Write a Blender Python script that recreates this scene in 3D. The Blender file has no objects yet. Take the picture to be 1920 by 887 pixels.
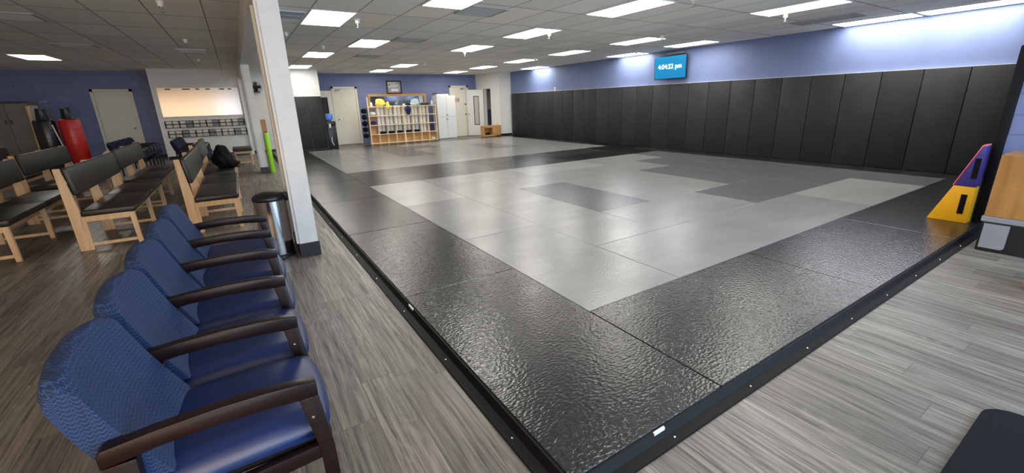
import bpy, bmesh, math, random
from mathutils import Vector, Matrix
random.seed(7)
C = bpy.context.scene
COL = C.collection

# ------------------------------------------------------------------ camera, world, light, exposure
def make_camera():
    yaw, pitch, roll = 0.56615, -0.28651, -0.02803
    sa, ca, sb, cb = math.sin(yaw), math.cos(yaw), math.sin(pitch), math.cos(pitch)
    f = Vector((sa*cb, ca*cb, sb)); r0 = Vector((ca, -sa, 0)); u0 = r0.cross(f)
    r = r0*math.cos(roll) + u0*math.sin(roll); u = u0*math.cos(roll) - r0*math.sin(roll)
    cam = bpy.data.cameras.new('camera'); o = bpy.data.objects.new('camera', cam); COL.objects.link(o)
    m = Matrix((r, u, -f)).transposed().to_4x4(); m.translation = Vector((-0.8624, -0.99998, 1.48586))
    o.matrix_world = m
    cam.sensor_fit = 'HORIZONTAL'; cam.sensor_width = 36; cam.lens = 789.82/1920*36
    cam.shift_x = (960-968.457)/1920; cam.shift_y = (423.932-443.5)/1920
    cam.clip_start = .02
    C.camera = o
make_camera()
C.view_settings.view_transform = 'Standard'; C.view_settings.look = 'None'
C.view_settings.gamma = 1; C.view_settings.use_curve_mapping = False
C.view_settings.exposure = 0.6
w = bpy.data.worlds.new('world'); C.world = w; w.use_nodes = True
w.node_tree.nodes['Background'].inputs[0].default_value = (.62, .75, 1, 1)
w.node_tree.nodes['Background'].inputs[1].default_value = 1.0
PANEL_E = 12.0
def window_light(name, x0, x1, z0, z1, y, power, color):
    l = bpy.data.lights.new(name, 'AREA'); l.shape = 'RECTANGLE'; l.size = x1-x0; l.size_y = z1-z0
    l.energy = power; l.color = color
    o = bpy.data.objects.new(name, l); COL.objects.link(o)
    o.location = ((x0+x1)/2, y, (z0+z1)/2); o.rotation_euler = (math.radians(90), 0, 0)   # faces +Y, into the room
window_light('daylight_front_window', .6, 6.0, .25, 2.35, -3.92, 190, (.50, .73, 1))
window_light('daylight_bench_side_window', -6.2, -1.5, .35, 2.35, -3.92, 125, (1, .64, .31))
window_light('daylight_chair_side_window', -1.45, -.6, .35, 2.35, -3.92, 45, (.78, .87, 1))

# ------------------------------------------------------------------ materials
M = {}
def nt(name):
    m = bpy.data.materials.new(name); m.use_nodes = True
    t = m.node_tree; b = t.nodes['Principled BSDF']; M[name] = m
    return m, t, b
def lk(t, a, b): t.links.new(a, b)
def val(t, op, a, b=None, c=None):
    n = t.nodes.new('ShaderNodeMath'); n.operation = op
    for i, v in enumerate((a, b, c)):
        if v is None: continue
        if isinstance(v, (int, float)): n.inputs[i].default_value = v
        else: lk(t, v, n.inputs[i])
    return n.outputs[0]
def mixc(t, fac, a, b, mode='MIX'):
    n = t.nodes.new('ShaderNodeMix'); n.data_type = 'RGBA'; n.blend_type = mode
    if isinstance(fac, (int, float)): n.inputs[0].default_value = fac
    else: lk(t, fac, n.inputs[0])
    for i, v in ((6, a), (7, b)):
        if isinstance(v, tuple): n.inputs[i].default_value = (*v[:3], 1)
        else: lk(t, v, n.inputs[i])
    return n.outputs[2]
def coords(t, kind='Object'):
    return t.nodes.new('ShaderNodeTexCoord').outputs[kind]
def world_pos(t):
    return t.nodes.new('ShaderNodeNewGeometry').outputs['Position']
def sep(t, v):
    s = t.nodes.new('ShaderNodeSeparateXYZ'); lk(t, v, s.inputs[0]); return s.outputs
def comb(t, x, y, z=0.0):
    s = t.nodes.new('ShaderNodeCombineXYZ')
    for i, v in enumerate((x, y, z)):
        if isinstance(v, (int, float)): s.inputs[i].default_value = v
        else: lk(t, v, s.inputs[i])
    return s.outputs[0]
def noise(t, vec, scale=5, detail=3, rough=.5, dist=0):
    n = t.nodes.new('ShaderNodeTexNoise'); n.inputs['Scale'].default_value = scale
    n.inputs['Detail'].default_value = detail; n.inputs['Roughness'].default_value = rough
    n.inputs['Distortion'].default_value = dist
    if vec is not None: lk(t, vec, n.inputs['Vector'])
    return n.outputs['Fac']
def ramp(t, fac, p0, p1, c0=(0,0,0), c1=(1,1,1)):
    n = t.nodes.new('ShaderNodeValToRGB'); lk(t, fac, n.inputs[0])
    e = n.color_ramp.elements; e[0].position = p0; e[1].position = p1
    e[0].color = (*c0, 1); e[1].color = (*c1, 1); return n.outputs[0]
def mapr(t, v, a, b, c, d):
    n = t.nodes.new('ShaderNodeMapRange'); lk(t, v, n.inputs[0])
    for i, x in enumerate((a, b, c, d)): n.inputs[i+1].default_value = x
    return n.outputs[0]
def bump(t, b, h, strength=.3, dist=.01):
    n = t.nodes.new('ShaderNodeBump'); n.inputs['Strength'].default_value = strength
    n.inputs['Distance'].default_value = dist; lk(t, h, n.inputs['Height']); lk(t, n.outputs[0], b.inputs['Normal'])
def plain(name, col, rough=.5, metal=0, spec=.5, var=.0, vs=8, bmp=0, bs=40, coat=0):
    m, t, b = nt(name)
    b.inputs['Roughness'].default_value = rough; b.inputs['Metallic'].default_value = metal
    b.inputs['Specular IOR Level'].default_value = spec; b.inputs['Coat Weight'].default_value = coat
    n = noise(t, coords(t), vs, 3)
    f = mapr(t, n, .3, .7, 1-var, 1+var)
    cc = mixc(t, 1.0, col, comb(t, f, f, f), 'MULTIPLY'); lk(t, cc, b.inputs['Base Color'])
    if bmp: bump(t, b, noise(t, coords(t), bs, 2), bmp, .004)
    return m
def emit(name, col, s):
    m, t, b = nt(name); b.inputs['Base Color'].default_value = (*col, 1)
    b.inputs['Emission Color'].default_value = (*col, 1); b.inputs['Emission Strength'].default_value = s
    return m

plain('white_paint', (.72, .715, .68), .55, var=.04, bmp=.15, bs=60)
plain('cream_paint', (.74, .71, .60), .5, var=.04)
plain('blue_plaster', (.150, .195, .365), .6, var=.05, vs=3, bmp=.35, bs=30)
plain('pad_black', (.0095, .0095, .011), .6, var=.25, vs=4, bmp=.5, bs=18)
plain('pad_charcoal', (.0150, .0148, .0165), .6, var=.25, vs=4, bmp=.5, bs=18)
plain('rubber_black', (.004, .004, .005), .6, spec=.2, var=.2)
plain('cloth_black', (.006, .006, .007), .9, spec=.2, var=.3, vs=20, bmp=.6, bs=30)
plain('vinyl_black', (.014, .0135, .013), .40, var=.2, bmp=.2, bs=25)
plain('plastic_black', (.012, .012, .014), .35)
plain('plastic_grey', (.25, .25, .26), .5, var=.05)
plain('metal_grey', (.30, .30, .31), .4, metal=.6)
plain('steel', (.62, .60, .58), .16, metal=1.0)
plain('white_plastic', (.75, .75, .74), .35)
plain('white_enamel', (.70, .71, .70), .4, var=.02)
plain('lime', (.33, .72, .03), .5, var=.05)
plain('yellow_vinyl', (.95, .47, .008), .45, var=.04)
plain('purple_vinyl', (.055, .04, .25), .45, var=.05)
plain('pink_vinyl', (.85, .14, .22), .5)
plain('red_vinyl', (.60, .02, .016), .33, var=.08, bmp=.3, bs=12)
plain('bag_black', (.012, .012, .013), .25, var=.1, bmp=.3, bs=12)
plain('navy_vinyl', (.018, .028, .06), .5)
plain('navy_fabric', (.016, .022, .055), .85, spec=.2, var=.2, bmp=.3, bs=90)
plain('yellow_cloth', (.85, .65, .12), .8, var=.2)
plain('white_cloth', (.7, .69, .6), .85, var=.1)
plain('blue_cloth', (.01, .014, .10), .85)
plain('jug_blue', (.08, .22, .70), .12)
plain('bag_clear', (.55, .66, .72), .12, var=.2)
plain('picture_silver', (.35, .34, .36), .35, var=.35, vs=6)
plain('red_sign', (.55, .07, .07), .5)
plain('black_baseboard', (.014, .014, .017), .4, var=.2)
plain('mirror_glass', (.70, .75, .78), .06, metal=1.0)
plain('grille_grey', (.42, .41, .39), .7)
plain('white_gloss', (.93, .93, .90), .4)
plain('frosted', (.50, .48, .44), .2)
emit('lamp_panel', (1, .965, .89), PANEL_E)
plain('lamp_rim', (.7, .7, .68), .5)
plain('locker_grey', (.155, .15, .135), .55, var=.15, vs=3)

def wood(name, c0, c1, scale=1.0, axis='Z', rough=.5):
    m, t, b = nt(name); s = sep(t, coords(t))
    q = {'X': (0, 1, 2), 'Y': (1, 0, 2), 'Z': (2, 0, 1)}[axis]
    v = comb(t, val(t, 'MULTIPLY', s[q[1]], 26*scale), val(t, 'MULTIPLY', s[q[2]], 26*scale), val(t, 'MULTIPLY', s[q[0]], 1.8*scale))
    n = noise(t, v, 1, 4, .55, .6)
    n2 = noise(t, coords(t), 2.5, 2)
    cc = mixc(t, mapr(t, n, .3, .7, 0, 1), c0, c1)
    cc = mixc(t, mapr(t, n2, .35, .7, 0, .35), cc, tuple(x*.62 for x in c0))
    lk(t, cc, b.inputs['Base Color']); b.inputs['Roughness'].default_value = rough
    bump(t, b, n, .15, .002)
    return m
wood('pine', (.60, .38, .20), (.76, .55, .33))
wood('pine_y', (.50, .30, .15), (.68, .46, .26), axis='Y')
wood('plywood', (.30, .12, .028), (.47, .22, .06), .35, 'Z', .42)
wood('birch', (.86, .70, .45), (.92, .79, .56), .8)
wood('oak_orange', (.50, .25, .08), (.63, .36, .14), .8, 'X')
wood('mahogany', (.007, .0028, .003), (.017, .006, .0055), 1.2, 'X', .34); M['mahogany'].node_tree.nodes['Principled BSDF'].inputs['Specular IOR Level'].default_value = .28

# blue painted concrete block; H = horizontal axis of the wall
def block(name, H):
    m, t, b = nt(name); s = sep(t, world_pos(t)); h = s[0] if H == 'X' else s[1]
    n = t.nodes.new('ShaderNodeTexBrick'); n.inputs['Scale'].default_value = 1
    n.inputs['Brick Width'].default_value = .405; n.inputs['Row Height'].default_value = .203
    n.inputs['Mortar Size'].default_value = .006; n.inputs['Mortar Smooth'].default_value = .3
    n.inputs['Color1'].default_value = (.150, .185, .345, 1); n.inputs['Color2'].default_value = (.17, .205, .37, 1)
    n.inputs['Mortar'].default_value = (.13, .16, .30, 1)
    lk(t, comb(t, h, s[2]), n.inputs['Vector']); lk(t, n.outputs['Color'], b.inputs['Base Color'])
    b.inputs['Roughness'].default_value = .5
    hh = val(t, 'ADD', val(t, 'MULTIPLY', n.outputs['Fac'], -1.0), val(t, 'MULTIPLY', noise(t, world_pos(t), 40, 3), .25))
    bump(t, b, hh, .7, .006)
block('blue_block', 'X'); block('blue_block_side', 'Y')

# floor planks (run along Y)
def planks():
    m, t, b = nt('floor_planks'); s = sep(t, world_pos(t)); W, L = .178, 1.22
    xs = val(t, 'DIVIDE', s[0], W); ix = val(t, 'FLOOR', xs); fx = val(t, 'FRACT', xs)
    wn = t.nodes.new('ShaderNodeTexWhiteNoise'); wn.noise_dimensions = '1D'; lk(t, ix, wn.inputs['W'])
    ys = val(t, 'ADD', val(t, 'DIVIDE', s[1], L), wn.outputs['Value']); iy = val(t, 'FLOOR', ys); fy = val(t, 'FRACT', ys)
    w2 = t.nodes.new('ShaderNodeTexWhiteNoise'); w2.noise_dimensions = '2D'; lk(t, comb(t, ix, iy), w2.inputs['Vector'])
    rnd = w2.outputs['Value']
    off = val(t, 'MULTIPLY', rnd, 37.0)
    g = noise(t, comb(t, val(t, 'ADD', val(t, 'MULTIPLY', s[0], 52), off), val(t, 'MULTIPLY', s[1], 1.9), off), 1, 5, .62, .8)
    rg = noise(t, comb(t, val(t, 'ADD', val(t, 'MULTIPLY', s[0], 7), off), val(t, 'MULTIPLY', s[1], 1.0), off), 1, 1, .5, .2)
    rings = val(t, 'ABSOLUTE', val(t, 'SINE', val(t, 'MULTIPLY', rg, 62.0)))
    rings = val(t, 'MULTIPLY', val(t, 'POWER', rings, 5.0), mapr(t, noise(t, comb(t, off, val(t, 'MULTIPLY', s[1], .9)), 1, 1), .48, .62, 0, 1))
    base = mixc(t, mapr(t, g, .33, .67, 0, 1), (.062, .053, .045), (.245, .220, .188))
    base = mixc(t, mapr(t, rings, 0, 1, 0, .30), base, (.30, .28, .25))
    tone = mapr(t, rnd, 0, 1, .72, 1.25)
    base = mixc(t, 1.0, base, comb(t, tone, tone, tone), 'MULTIPLY')
    ex = val(t, 'MINIMUM', fx, val(t, 'SUBTRACT', 1.0, fx)); ey = val(t, 'MINIMUM', fy, val(t, 'SUBTRACT', 1.0, fy))
    gap = val(t, 'MAXIMUM', val(t, 'LESS_THAN', ex, .009), val(t, 'LESS_THAN', ey, .0013))
    base = mixc(t, val(t, 'MULTIPLY', gap, .8), base, (.05, .045, .04))
    lk(t, base, b.inputs['Base Color'])
    lk(t, mapr(t, g, .3, .7, .50, .33), b.inputs['Roughness'])
    bump(t, b, val(t, 'SUBTRACT', val(t, 'ADD', g, val(t, 'MULTIPLY', rings, .4)), gap), .25, .003)
planks()

# ceiling tiles
def ceiling_mat():
    m, t, b = nt('ceiling_tiles'); s = sep(t, world_pos(t))
    xs = val(t, 'DIVIDE', val(t, 'SUBTRACT', s[0], .229), .602); ys = val(t, 'DIVIDE', val(t, 'SUBTRACT', s[1], 5.65), 1.22)
    fx, fy = val(t, 'FRACT', xs), val(t, 'FRACT', ys)
    ex = val(t, 'MINIMUM', fx, val(t, 'SUBTRACT', 1.0, fx)); ey = val(t, 'MINIMUM', fy, val(t, 'SUBTRACT', 1.0, fy))
    line = val(t, 'MAXIMUM', val(t, 'LESS_THAN', ex, .014), val(t, 'LESS_THAN', ey, .010))
    w2 = t.nodes.new('ShaderNodeTexWhiteNoise'); w2.noise_dimensions = '2D'
    lk(t, comb(t, val(t, 'FLOOR', xs), val(t, 'FLOOR', ys)), w2.inputs['Vector'])
    r = w2.outputs['Value']; tone = mapr(t, r, 0, 1, .90, 1.05)
    sp = noise(t, world_pos(t), 90, 3, .7)
    base = mixc(t, mapr(t, sp, .35, .65, 0, 1), (.80, .77, .72), (.94, .92, .88))
    old = val(t, 'GREATER_THAN', r, .90)
    base = mixc(t, val(t, 'MULTIPLY', old, .5), base, (.86, .79, .69))
    base = mixc(t, 1.0, base, comb(t, tone, tone, tone), 'MULTIPLY')
    base = mixc(t, val(t, 'MULTIPLY', line, .75), base, (.12, .115, .11))
    lk(t, base, b.inputs['Base Color']); b.inputs['Roughness'].default_value = .9
    bump(t, b, val(t, 'SUBTRACT', sp, line), .3, .004)
ceiling_mat()

# vinyl floor mats: leathery wrinkles, smeared gloss
def mat_vinyl(name, col, dk, r0, r1):
    m, t, b = nt(name); p = world_pos(t); s = sep(t, p)
    wr = noise(t, comb(t, val(t, 'MULTIPLY', s[0], 42), val(t, 'MULTIPLY', s[1], 66)), 1, 1, .4, .0)
    fine = noise(t, p, 170, 2, .5)
    sm = noise(t, comb(t, val(t, 'MULTIPLY', s[0], 1.1), val(t, 'MULTIPLY', s[1], 2.2)), 1, 4, .6, .3)
    cc = mixc(t, mapr(t, sm, .22, .78, 0, 1), dk, col)
    lk(t, cc, b.inputs['Base Color'])
    lk(t, mapr(t, sm, .25, .75, r1, r0), b.inputs['Roughness'])
    b.inputs['Specular IOR Level'].default_value = .5
    bump(t, b, val(t, 'ADD', wr, val(t, 'MULTIPLY', fine, .0)), .6, .0052 if col[0] < .1 else .0036)
mat_vinyl('mat_dark', (.034, .0335, .033), (.006, .006, .006), .18, .266)
mat_vinyl('mat_light', (.245, .245, .238), (.175, .175, .172), .20, .268)
mat_vinyl('mat_pale', (.31, .31, .30), (.23, .23, .224), .20, .268)
mat_vinyl('mat_mid', (.125, .13, .138), (.088, .091, .098), .20, .268)
mat_vinyl('mat_black', (.007, .007, .0065), (.004, .004, .004), .15, .25)

def carpet():
    m, t, b = nt('carpet_black'); b.inputs['Roughness'].default_value = .95; b.inputs['Specular IOR Level'].default_value = .15
    n = noise(t, coords(t), 320, 2); lk(t, mixc(t, n, (.004, .004, .005), (.016, .016, .02)), b.inputs['Base Color'])
    bump(t, b, n, .6, .004)
carpet()

# chair fabrics
def fabric_wave():
    m, t, b = nt('fabric_wave'); s = sep(t, coords(t))
    h = val(t, 'ADD', s[0], s[1])
    wob = val(t, 'MULTIPLY', val(t, 'SINE', val(t, 'MULTIPLY', h, 2*math.pi/.024)), .0045)
    wob2 = val(t, 'MULTIPLY', val(t, 'SINE', val(t, 'ADD', val(t, 'MULTIPLY', h, 2*math.pi/.024), 1.9)), .0045)
    a = val(t, 'ABSOLUTE', val(t, 'SUBTRACT', val(t, 'FRACT', val(t, 'DIVIDE', val(t, 'ADD', s[2], val(t, 'ADD', wob, val(t, 'MULTIPLY', h, .5))), .0135)), .5))
    c = val(t, 'ABSOLUTE', val(t, 'SUBTRACT', val(t, 'FRACT', val(t, 'DIVIDE', val(t, 'SUBTRACT', s[2], val(t, 'ADD', wob2, val(t, 'MULTIPLY', h, .5))), .0135)), .5))
    ln = val(t, 'MAXIMUM', val(t, 'LESS_THAN', a, .075), val(t, 'LESS_THAN', c, .075))
    nz = noise(t, coords(t), 300, 2)
    base = mixc(t, nz, (.005, .0135, .048), (.009, .023, .080))
    base = mixc(t, val(t, 'MULTIPLY', ln, .75), base, (.028, .09, .245))
    lk(t, base, b.inputs['Base Color']); b.inputs['Roughness'].default_value = .8
    bump(t, b, val(t, 'ADD', val(t, 'MULTIPLY', nz, .5), ln), .35, .002)
fabric_wave()
plain('seat_blue', (.0045, .018, .090), .38, var=.12, vs=6, bmp=.1, bs=150, spec=.6)

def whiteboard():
    m, t, b = nt('board_gloss_glow_tint'); s = sep(t, coords(t))
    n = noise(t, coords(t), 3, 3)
    lk(t, mixc(t, n, (.66, .40, .18), (.78, .52, .26)), b.inputs['Base Color'])  # warm reflected glow is painted into the board's base colour
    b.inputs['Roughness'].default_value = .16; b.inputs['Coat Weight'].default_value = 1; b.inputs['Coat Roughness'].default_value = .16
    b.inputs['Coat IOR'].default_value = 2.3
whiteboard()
def screen():
    m, t, b = nt('screen_blue'); s = sep(t, coords(t))
    f = mapr(t, s[2], -.32, .32, 0, 1)
    c = mixc(t, f, (.0, .19, .42), (.005, .25, .50))
    b.inputs['Base Color'].default_value = (.01, .01, .01, 1); b.inputs['Roughness'].default_value = .15
    lk(t, c, b.inputs['Emission Color']); b.inputs['Emission Strength'].default_value = .9
screen()
emit('screen_text', (.85, .95, 1), .9)

# ------------------------------------------------------------------ mesh helpers
def new(): return bmesh.new()
def box(bm, x0, x1, y0, y1, z0, z1, bev=0, seg=2, mtx=None):
    r = bmesh.ops.create_cube(bm, size=1)
    vs = r['verts']
    for v in vs: v.co = Vector(((x0+x1)/2+v.co.x*(x1-x0), (y0+y1)/2+v.co.y*(y1-y0), (z0+z1)/2+v.co.z*(z1-z0)))
    if bev:
        es = list({e for v in vs for e in v.link_edges})
        g = bmesh.ops.bevel(bm, geom=es, offset=bev, segments=seg, profile=.5, affect='EDGES')
        vs = list({v for f in g['faces'] for v in f.verts} | {v for v in vs if v.is_valid})
    if mtx is not None:
        for v in vs: v.co = mtx @ v.co
    return vs
def prism(bm, pts, axis, a, b, bev=0):
    """pts: polygon in the two other axes (order x,y,z without axis)"""
    def P(p, k):
        return Vector((k, p[0], p[1])) if axis == 'X' else Vector((p[0], k, p[1])) if axis == 'Y' else Vector((p[0], p[1], k))
    A = [bm.verts.new(P(p, a)) for p in pts]; B = [bm.verts.new(P(p, b)) for p in pts]
    fs = [bm.faces.new(A), bm.faces.new(list(reversed(B)))]
    n = len(pts)
    for i in range(n): fs.append(bm.faces.new((A[(i+1) % n], A[i], B[i], B[(i+1) % n])))
    bmesh.ops.recalc_face_normals(bm, faces=fs)
    if bev:
        es = list({e for f in fs for e in f.edges})
        bmesh.ops.bevel(bm, geom=es, offset=bev, segments=2, profile=.5, affect='EDGES')
def lathe(bm, prof, cx=0, cy=0, seg=32, cap=True):
    rings = []
    for r, z in prof:
        rings.append([bm.verts.new((cx+r*math.cos(2*math.pi*i/seg), cy+r*math.sin(2*math.pi*i/seg), z)) for i in range(seg)])
    for a, b in zip(rings, rings[1:]):
        for i in range(seg): bm.faces.new((a[i], a[(i+1) % seg], b[(i+1) % seg], b[i]))
    if cap:
        bm.faces.new(list(reversed(rings[0]))); bm.faces.new(rings[-1])
def tube(bm, pts, r, seg=8):
    pts = [Vector(p) for p in pts]; rings = []
    for i, p in enumerate(pts):
        d = (pts[min(i+1, len(pts)-1)]-pts[max(i-1, 0)]).normalized()
        up = Vector((0, 0, 1)) if abs(d.z) < .9 else Vector((1, 0, 0))
        a = d.cross(up).normalized(); b = d.cross(a).normalized()
        rr = r[i] if isinstance(r, (list, tuple)) else r
        rings.append([bm.verts.new(p+a*rr*math.cos(2*math.pi*k/seg)+b*rr*math.sin(2*math.pi*k/seg)) for k in range(seg)])
    for A, B in zip(rings, rings[1:]):
        for i in range(seg): bm.faces.new((A[i], A[(i+1) % seg], B[(i+1) % seg], B[i]))
    bm.faces.new(list(reversed(rings[0]))); bm.faces.new(rings[-1])
def loft(bm, rings):
    R = [[bm.verts.new(p) for p in ring] for ring in rings]; n = len(R[0])
    for A, B in zip(R, R[1:]):
        for i in range(n): bm.faces.new((A[i], A[(i+1) % n], B[(i+1) % n], B[i]))
    bm.faces.new(list(reversed(R[0]))); bm.faces.new(R[-1])
    bmesh.ops.recalc_face_normals(bm, faces=bm.faces[:])
def blob(bm, c, r, sub=3, amp=.15, seed=0, flat=None):
    res = bmesh.ops.create_icosphere(bm, subdivisions=sub, radius=1)
    rn = random.Random(seed); ph = [rn.uniform(0, 6) for _ in range(6)]
    for v in res['verts']:
        d = v.co.normalized()
        k = 1+amp*(math.sin(3*d.x+ph[0])+math.sin(4*d.y+ph[1])+math.sin(5*d.z+ph[2])+.5*math.sin(9*d.x+7*d.z+ph[3]))*.5
        v.co = Vector((c[0]+d.x*r[0]*k, c[1]+d.y*r[1]*k, c[2]+d.z*r[2]*k))
        if flat is not None and v.co.z < flat: v.co.z = flat
def finish(name, bm, mat, parent=None, smooth=False, loc=None, rotz=0, angle=40):
    bmesh.ops.recalc_face_normals(bm, faces=bm.faces[:])
    me = bpy.data.meshes.new(name); bm.to_mesh(me); bm.free()
    me.materials.append(M[mat])
    if smooth:
        for p in me.polygons: p.use_smooth = True
        me.set_sharp_from_angle(angle=math.radians(angle))
    o = bpy.data.objects.new(name, me); COL.objects.link(o)
    if parent is not None: o.parent = parent
    if loc is not None: o.location = loc
    if rotz: o.rotation_euler.z = rotz
    return o
def tag(o, label, cat, group=None, kind=None):
    o['label'] = label; o['category'] = cat
    if group: o['group'] = group
    if kind: o['kind'] = kind
    return o
def struct(name, bm, mat, parent=None, label=None, smooth=False):
    o = finish(name, bm, mat, parent, smooth)
    if parent is None: o['kind'] = 'structure'
    if label: o['label'] = label
    return o
def thing(name, loc, label, cat, group=None, rotz=0):
    o = bpy.data.objects.new(name, None); COL.objects.link(o); o.location = loc; o.rotation_euler.z = rotz
    o.empty_display_size = .1
    return tag(o, label, cat, group)
def copy_tree(root, loc, label, rotz=None, skip=()):
    r = root.copy(); COL.objects.link(r); r.location = loc; r['label'] = label
    if rotz is not None: r.rotation_euler.z = rotz
    def rec(a, b):
        for ch in a.children:
            if ch in skip: continue
            c = ch.copy(); COL.objects.link(c); c.parent = b; rec(ch, c)
    rec(root, r)
    return r
def bx(name, x0, x1, y0, y1, z0, z1, mat, parent=None, bev=0, smooth=False):
    bm = new(); box(bm, x0, x1, y0, y1, z0, z1, bev); return finish(name, bm, mat, parent, smooth or bev > 0)
def sbx(name, *a, mat, parent=None, label=None, bev=0):
    bm = new(); box(bm, *a, bev=bev); return struct(name, bm, mat, parent, label)

# ------------------------------------------------------------------ the room
XR, YB, ZC = 9.65, 17.56, 2.75
sbx('floor', -7.2, 9.9, -4.2, 17.8, -.1, 0, mat='floor_planks', label='grey-brown wood-look plank floor')
sbx('ceiling', -7.2, 9.9, -4.2, 17.8, ZC, ZC+.1, mat='ceiling_tiles', label='suspended ceiling of grey acoustic tiles in a metal grid')
sbx('wall_right', XR, XR+.15, -4.2, 17.8, 0, ZC, mat='blue_plaster', label='periwinkle blue plastered wall above the black padding')
sbx('wall_back', -7.2, XR, YB, YB+.15, 0, ZC, mat='blue_block', label='blue painted block wall at the far end')
sbx('wall_left', -7.2, -7.05, -4.2, YB, 0, ZC, mat='white_paint')
# street front behind the camera: low wall, header, piers, two windows
bm = new()
box(bm, -7.05, XR, -4.15, -4.0, 0, .2); box(bm, -7.05, XR, -4.15, -4.0, 2.4, ZC)
for a, b in ((-7.05, -6.3), (-.5, .5), (6.1, XR)): box(bm, a, b, -4.15, -4.0, .2, 2.4)
struct('wall_front', bm, 'white_paint')
def glass():
    m, t, b = nt('window_glass'); b.inputs['Transmission Weight'].default_value = 1; b.inputs['Roughness'].default_value = 0
    b.inputs['Base Color'].default_value = (.95, .98, 1, 1)
glass()
for k, (a, b) in enumerate(((-6.3, -.5), (.5, 6.1))):
    bm = new()
    for z in (.2, 2.34): box(bm, a, b, -4.12, -4.04, z, z+.06)
    for i in range(4):
        x = a+(b-a-.06)*i/3; box(bm, x, x+.06, -4.12, -4.04, .26, 2.34)
    wf = struct('window_%d' % (k+1), bm, 'metal_grey')
    bm = new(); box(bm, a+.03, b-.03, -4.085, -4.075, .23, 2.37); finish('pane', bm, 'window_glass', wf)
# white notice wall on the bench side
bm = new(); box(bm, -2.885, 0.80, 16.35, 16.5, 0, ZC); box(bm, -2.885, -2.75, 16.5, YB, 0, ZC)
struct('wall_notice', bm, 'white_paint', label='white wall carrying the notice board')
bm = new(); box(bm, -2.87, .80, 16.335, 16.352, 0, .11); struct('baseboard_notice', bm, 'black_baseboard')
bm = new(); box(bm, -.60, -.52, 16.25, 16.352, 0, ZC); box(bm, -.44, -.40, 16.25, 16.352, 0, ZC); struct('trim_1', bm, 'white_paint')
# white pier with pads, far end
bm = new(); box(bm, .80, 1.78, 15.75, YB, .0, ZC); struct('wall_pier', bm, 'white_paint', label='white wall pier above two black wall pads')
# corner with a doorway by the padded wall
bm = new()
prism(bm, [(9.05, 15.7), (XR, 15.7), (XR, 15.85), (9.2, 15.85), (9.14, 16.40), (9.00, 16.40)], 'Z', 0, ZC)
prism(bm, [(9.00, 16.40), (9.14, 16.40), (9.09, 16.93), (8.95, 16.93)], 'Z', 2.1, ZC)
prism(bm, [(8.95, 16.93), (9.09, 16.93), (9.03, YB), (8.88, YB)], 'Z', 0, ZC)
struct('wall_corner', bm, 'white_paint', label='white corner wall with an open doorway')
bm = new(); prism(bm, [(9.04, 15.685), (XR, 15.685), (XR, 15.70), (9.05, 15.70)], 'Z', 0, .13); struct('baseboard_corner', bm, 'black_baseboard')
bm = new(); box(bm, 9.1, XR-.002, YB-.03, YB-.001, 1.18, 2.6); struct('wall_panel_tan', bm, 'cream_paint')
sbx('baseboard_back', -7.05, 2.3, YB-.015, YB, 0, .1, mat='black_baseboard')
# block partition by the padded end
bm = new(); box(bm, 5.95, 6.15, -4.0, 0.0, 0, 1.86); struct('wall_partition', bm, 'blue_block_side', label='half-height blue block wall with a padded end')

# columns and the beam on them
bm = new(); box(bm, -.575, -.36, -4.0, YB-1.2, 2.46, ZC); struct('beam', bm, 'white_paint', label='white boxed beam running over the pillars')
def pillar(x0, x1, y0, y1, label):
    bm = new(); box(bm, x0+.012, x1-.012, y0+.012, y1-.012, 0, 2.46)
    o = struct('pillar', bm, 'white_paint', label=label)
    bm = new(); box(bm, x0-.014, x0+.013, y0+.03, y0+.075, .145, 2.46); box(bm, x0-.014, x0+.013, y1-.09, y1-.03, .145, 2.46); finish('conduit_cover', bm, 'white_paint', o)
    bm = new(); box(bm, x0, x1, y0, y1, 0, .145, bev=.004); finish('pillar_base', bm, 'black_baseboard', o)
pillar(-.545, -.35, 3.66, 4.30, 'white square pillar with black base, beside the steel bin')
pillar(-.565, -.40, 10.8, 11.3, 'white square pillar with black base, beside the lime post')

# doors of the back wall
def door(n, x0, x1, h, y, knobx, label, closer=None):
    bm = new(); fw = .075
    box(bm, x0, x0+fw, y-.05, y, 0, h); box(bm, x1-fw, x1, y-.05, y, 0, h); box(bm, x0, x1, y-.05, y, h-fw, h)
    o = struct('door_%d' % n, bm, 'cream_paint', label=label)
    bm = new(); box(bm, x0+fw+.004, x1-fw-.004, y-.028, y-.002, .01, h-fw-.004, bev=.003); finish('door_leaf', bm, 'cream_paint', o)
    for z in (1.0,)+((1.45,) if n == 2 else ()):
        bm = new(); lathe(bm, [(.028, 0), (.028, .012), (.012, .02), (.012, .04), (.026, .05), (.028, .065), (.018, .078)], seg=16)
        k = finish('door_knob', bm, 'metal_grey' if n != 2 else 'plastic_black', o, True); k.rotation_euler.x = math.radians(90); k.location = (knobx, y-.028, z)
    for z in (.3, 1.1, 1.85):
        xx = x0+fw if knobx > (x0+x1)/2 else x1-fw
        bm = new(); box(bm, xx-.006, xx+.006, y-.036, y-.026, z, z+.09); finish('hinge', bm, 'metal_grey', o)
    if closer:
        bm = new(); box(bm, closer, closer+.14, y-.075, y-.028, h-fw-.09, h-fw-.03, bev=.006); box(bm, closer+.02, closer+.22, y-.09, y-.075, h-fw-.045, h-fw-.03); finish('door_closer', bm, 'metal_grey', o)
    return o
door(1, 2.46, 3.44, 2.25, YB, 2.62, 'closed cream door beside the cubby shelf', 2.62)
door(2, 7.50, 8.42, 2.27, YB, 8.26, 'closed cream door with a small red notice', 8.05)
door(3, -4.50, -3.50, 2.21, YB, -3.66, 'white door in the blue wall behind the benches')
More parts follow.
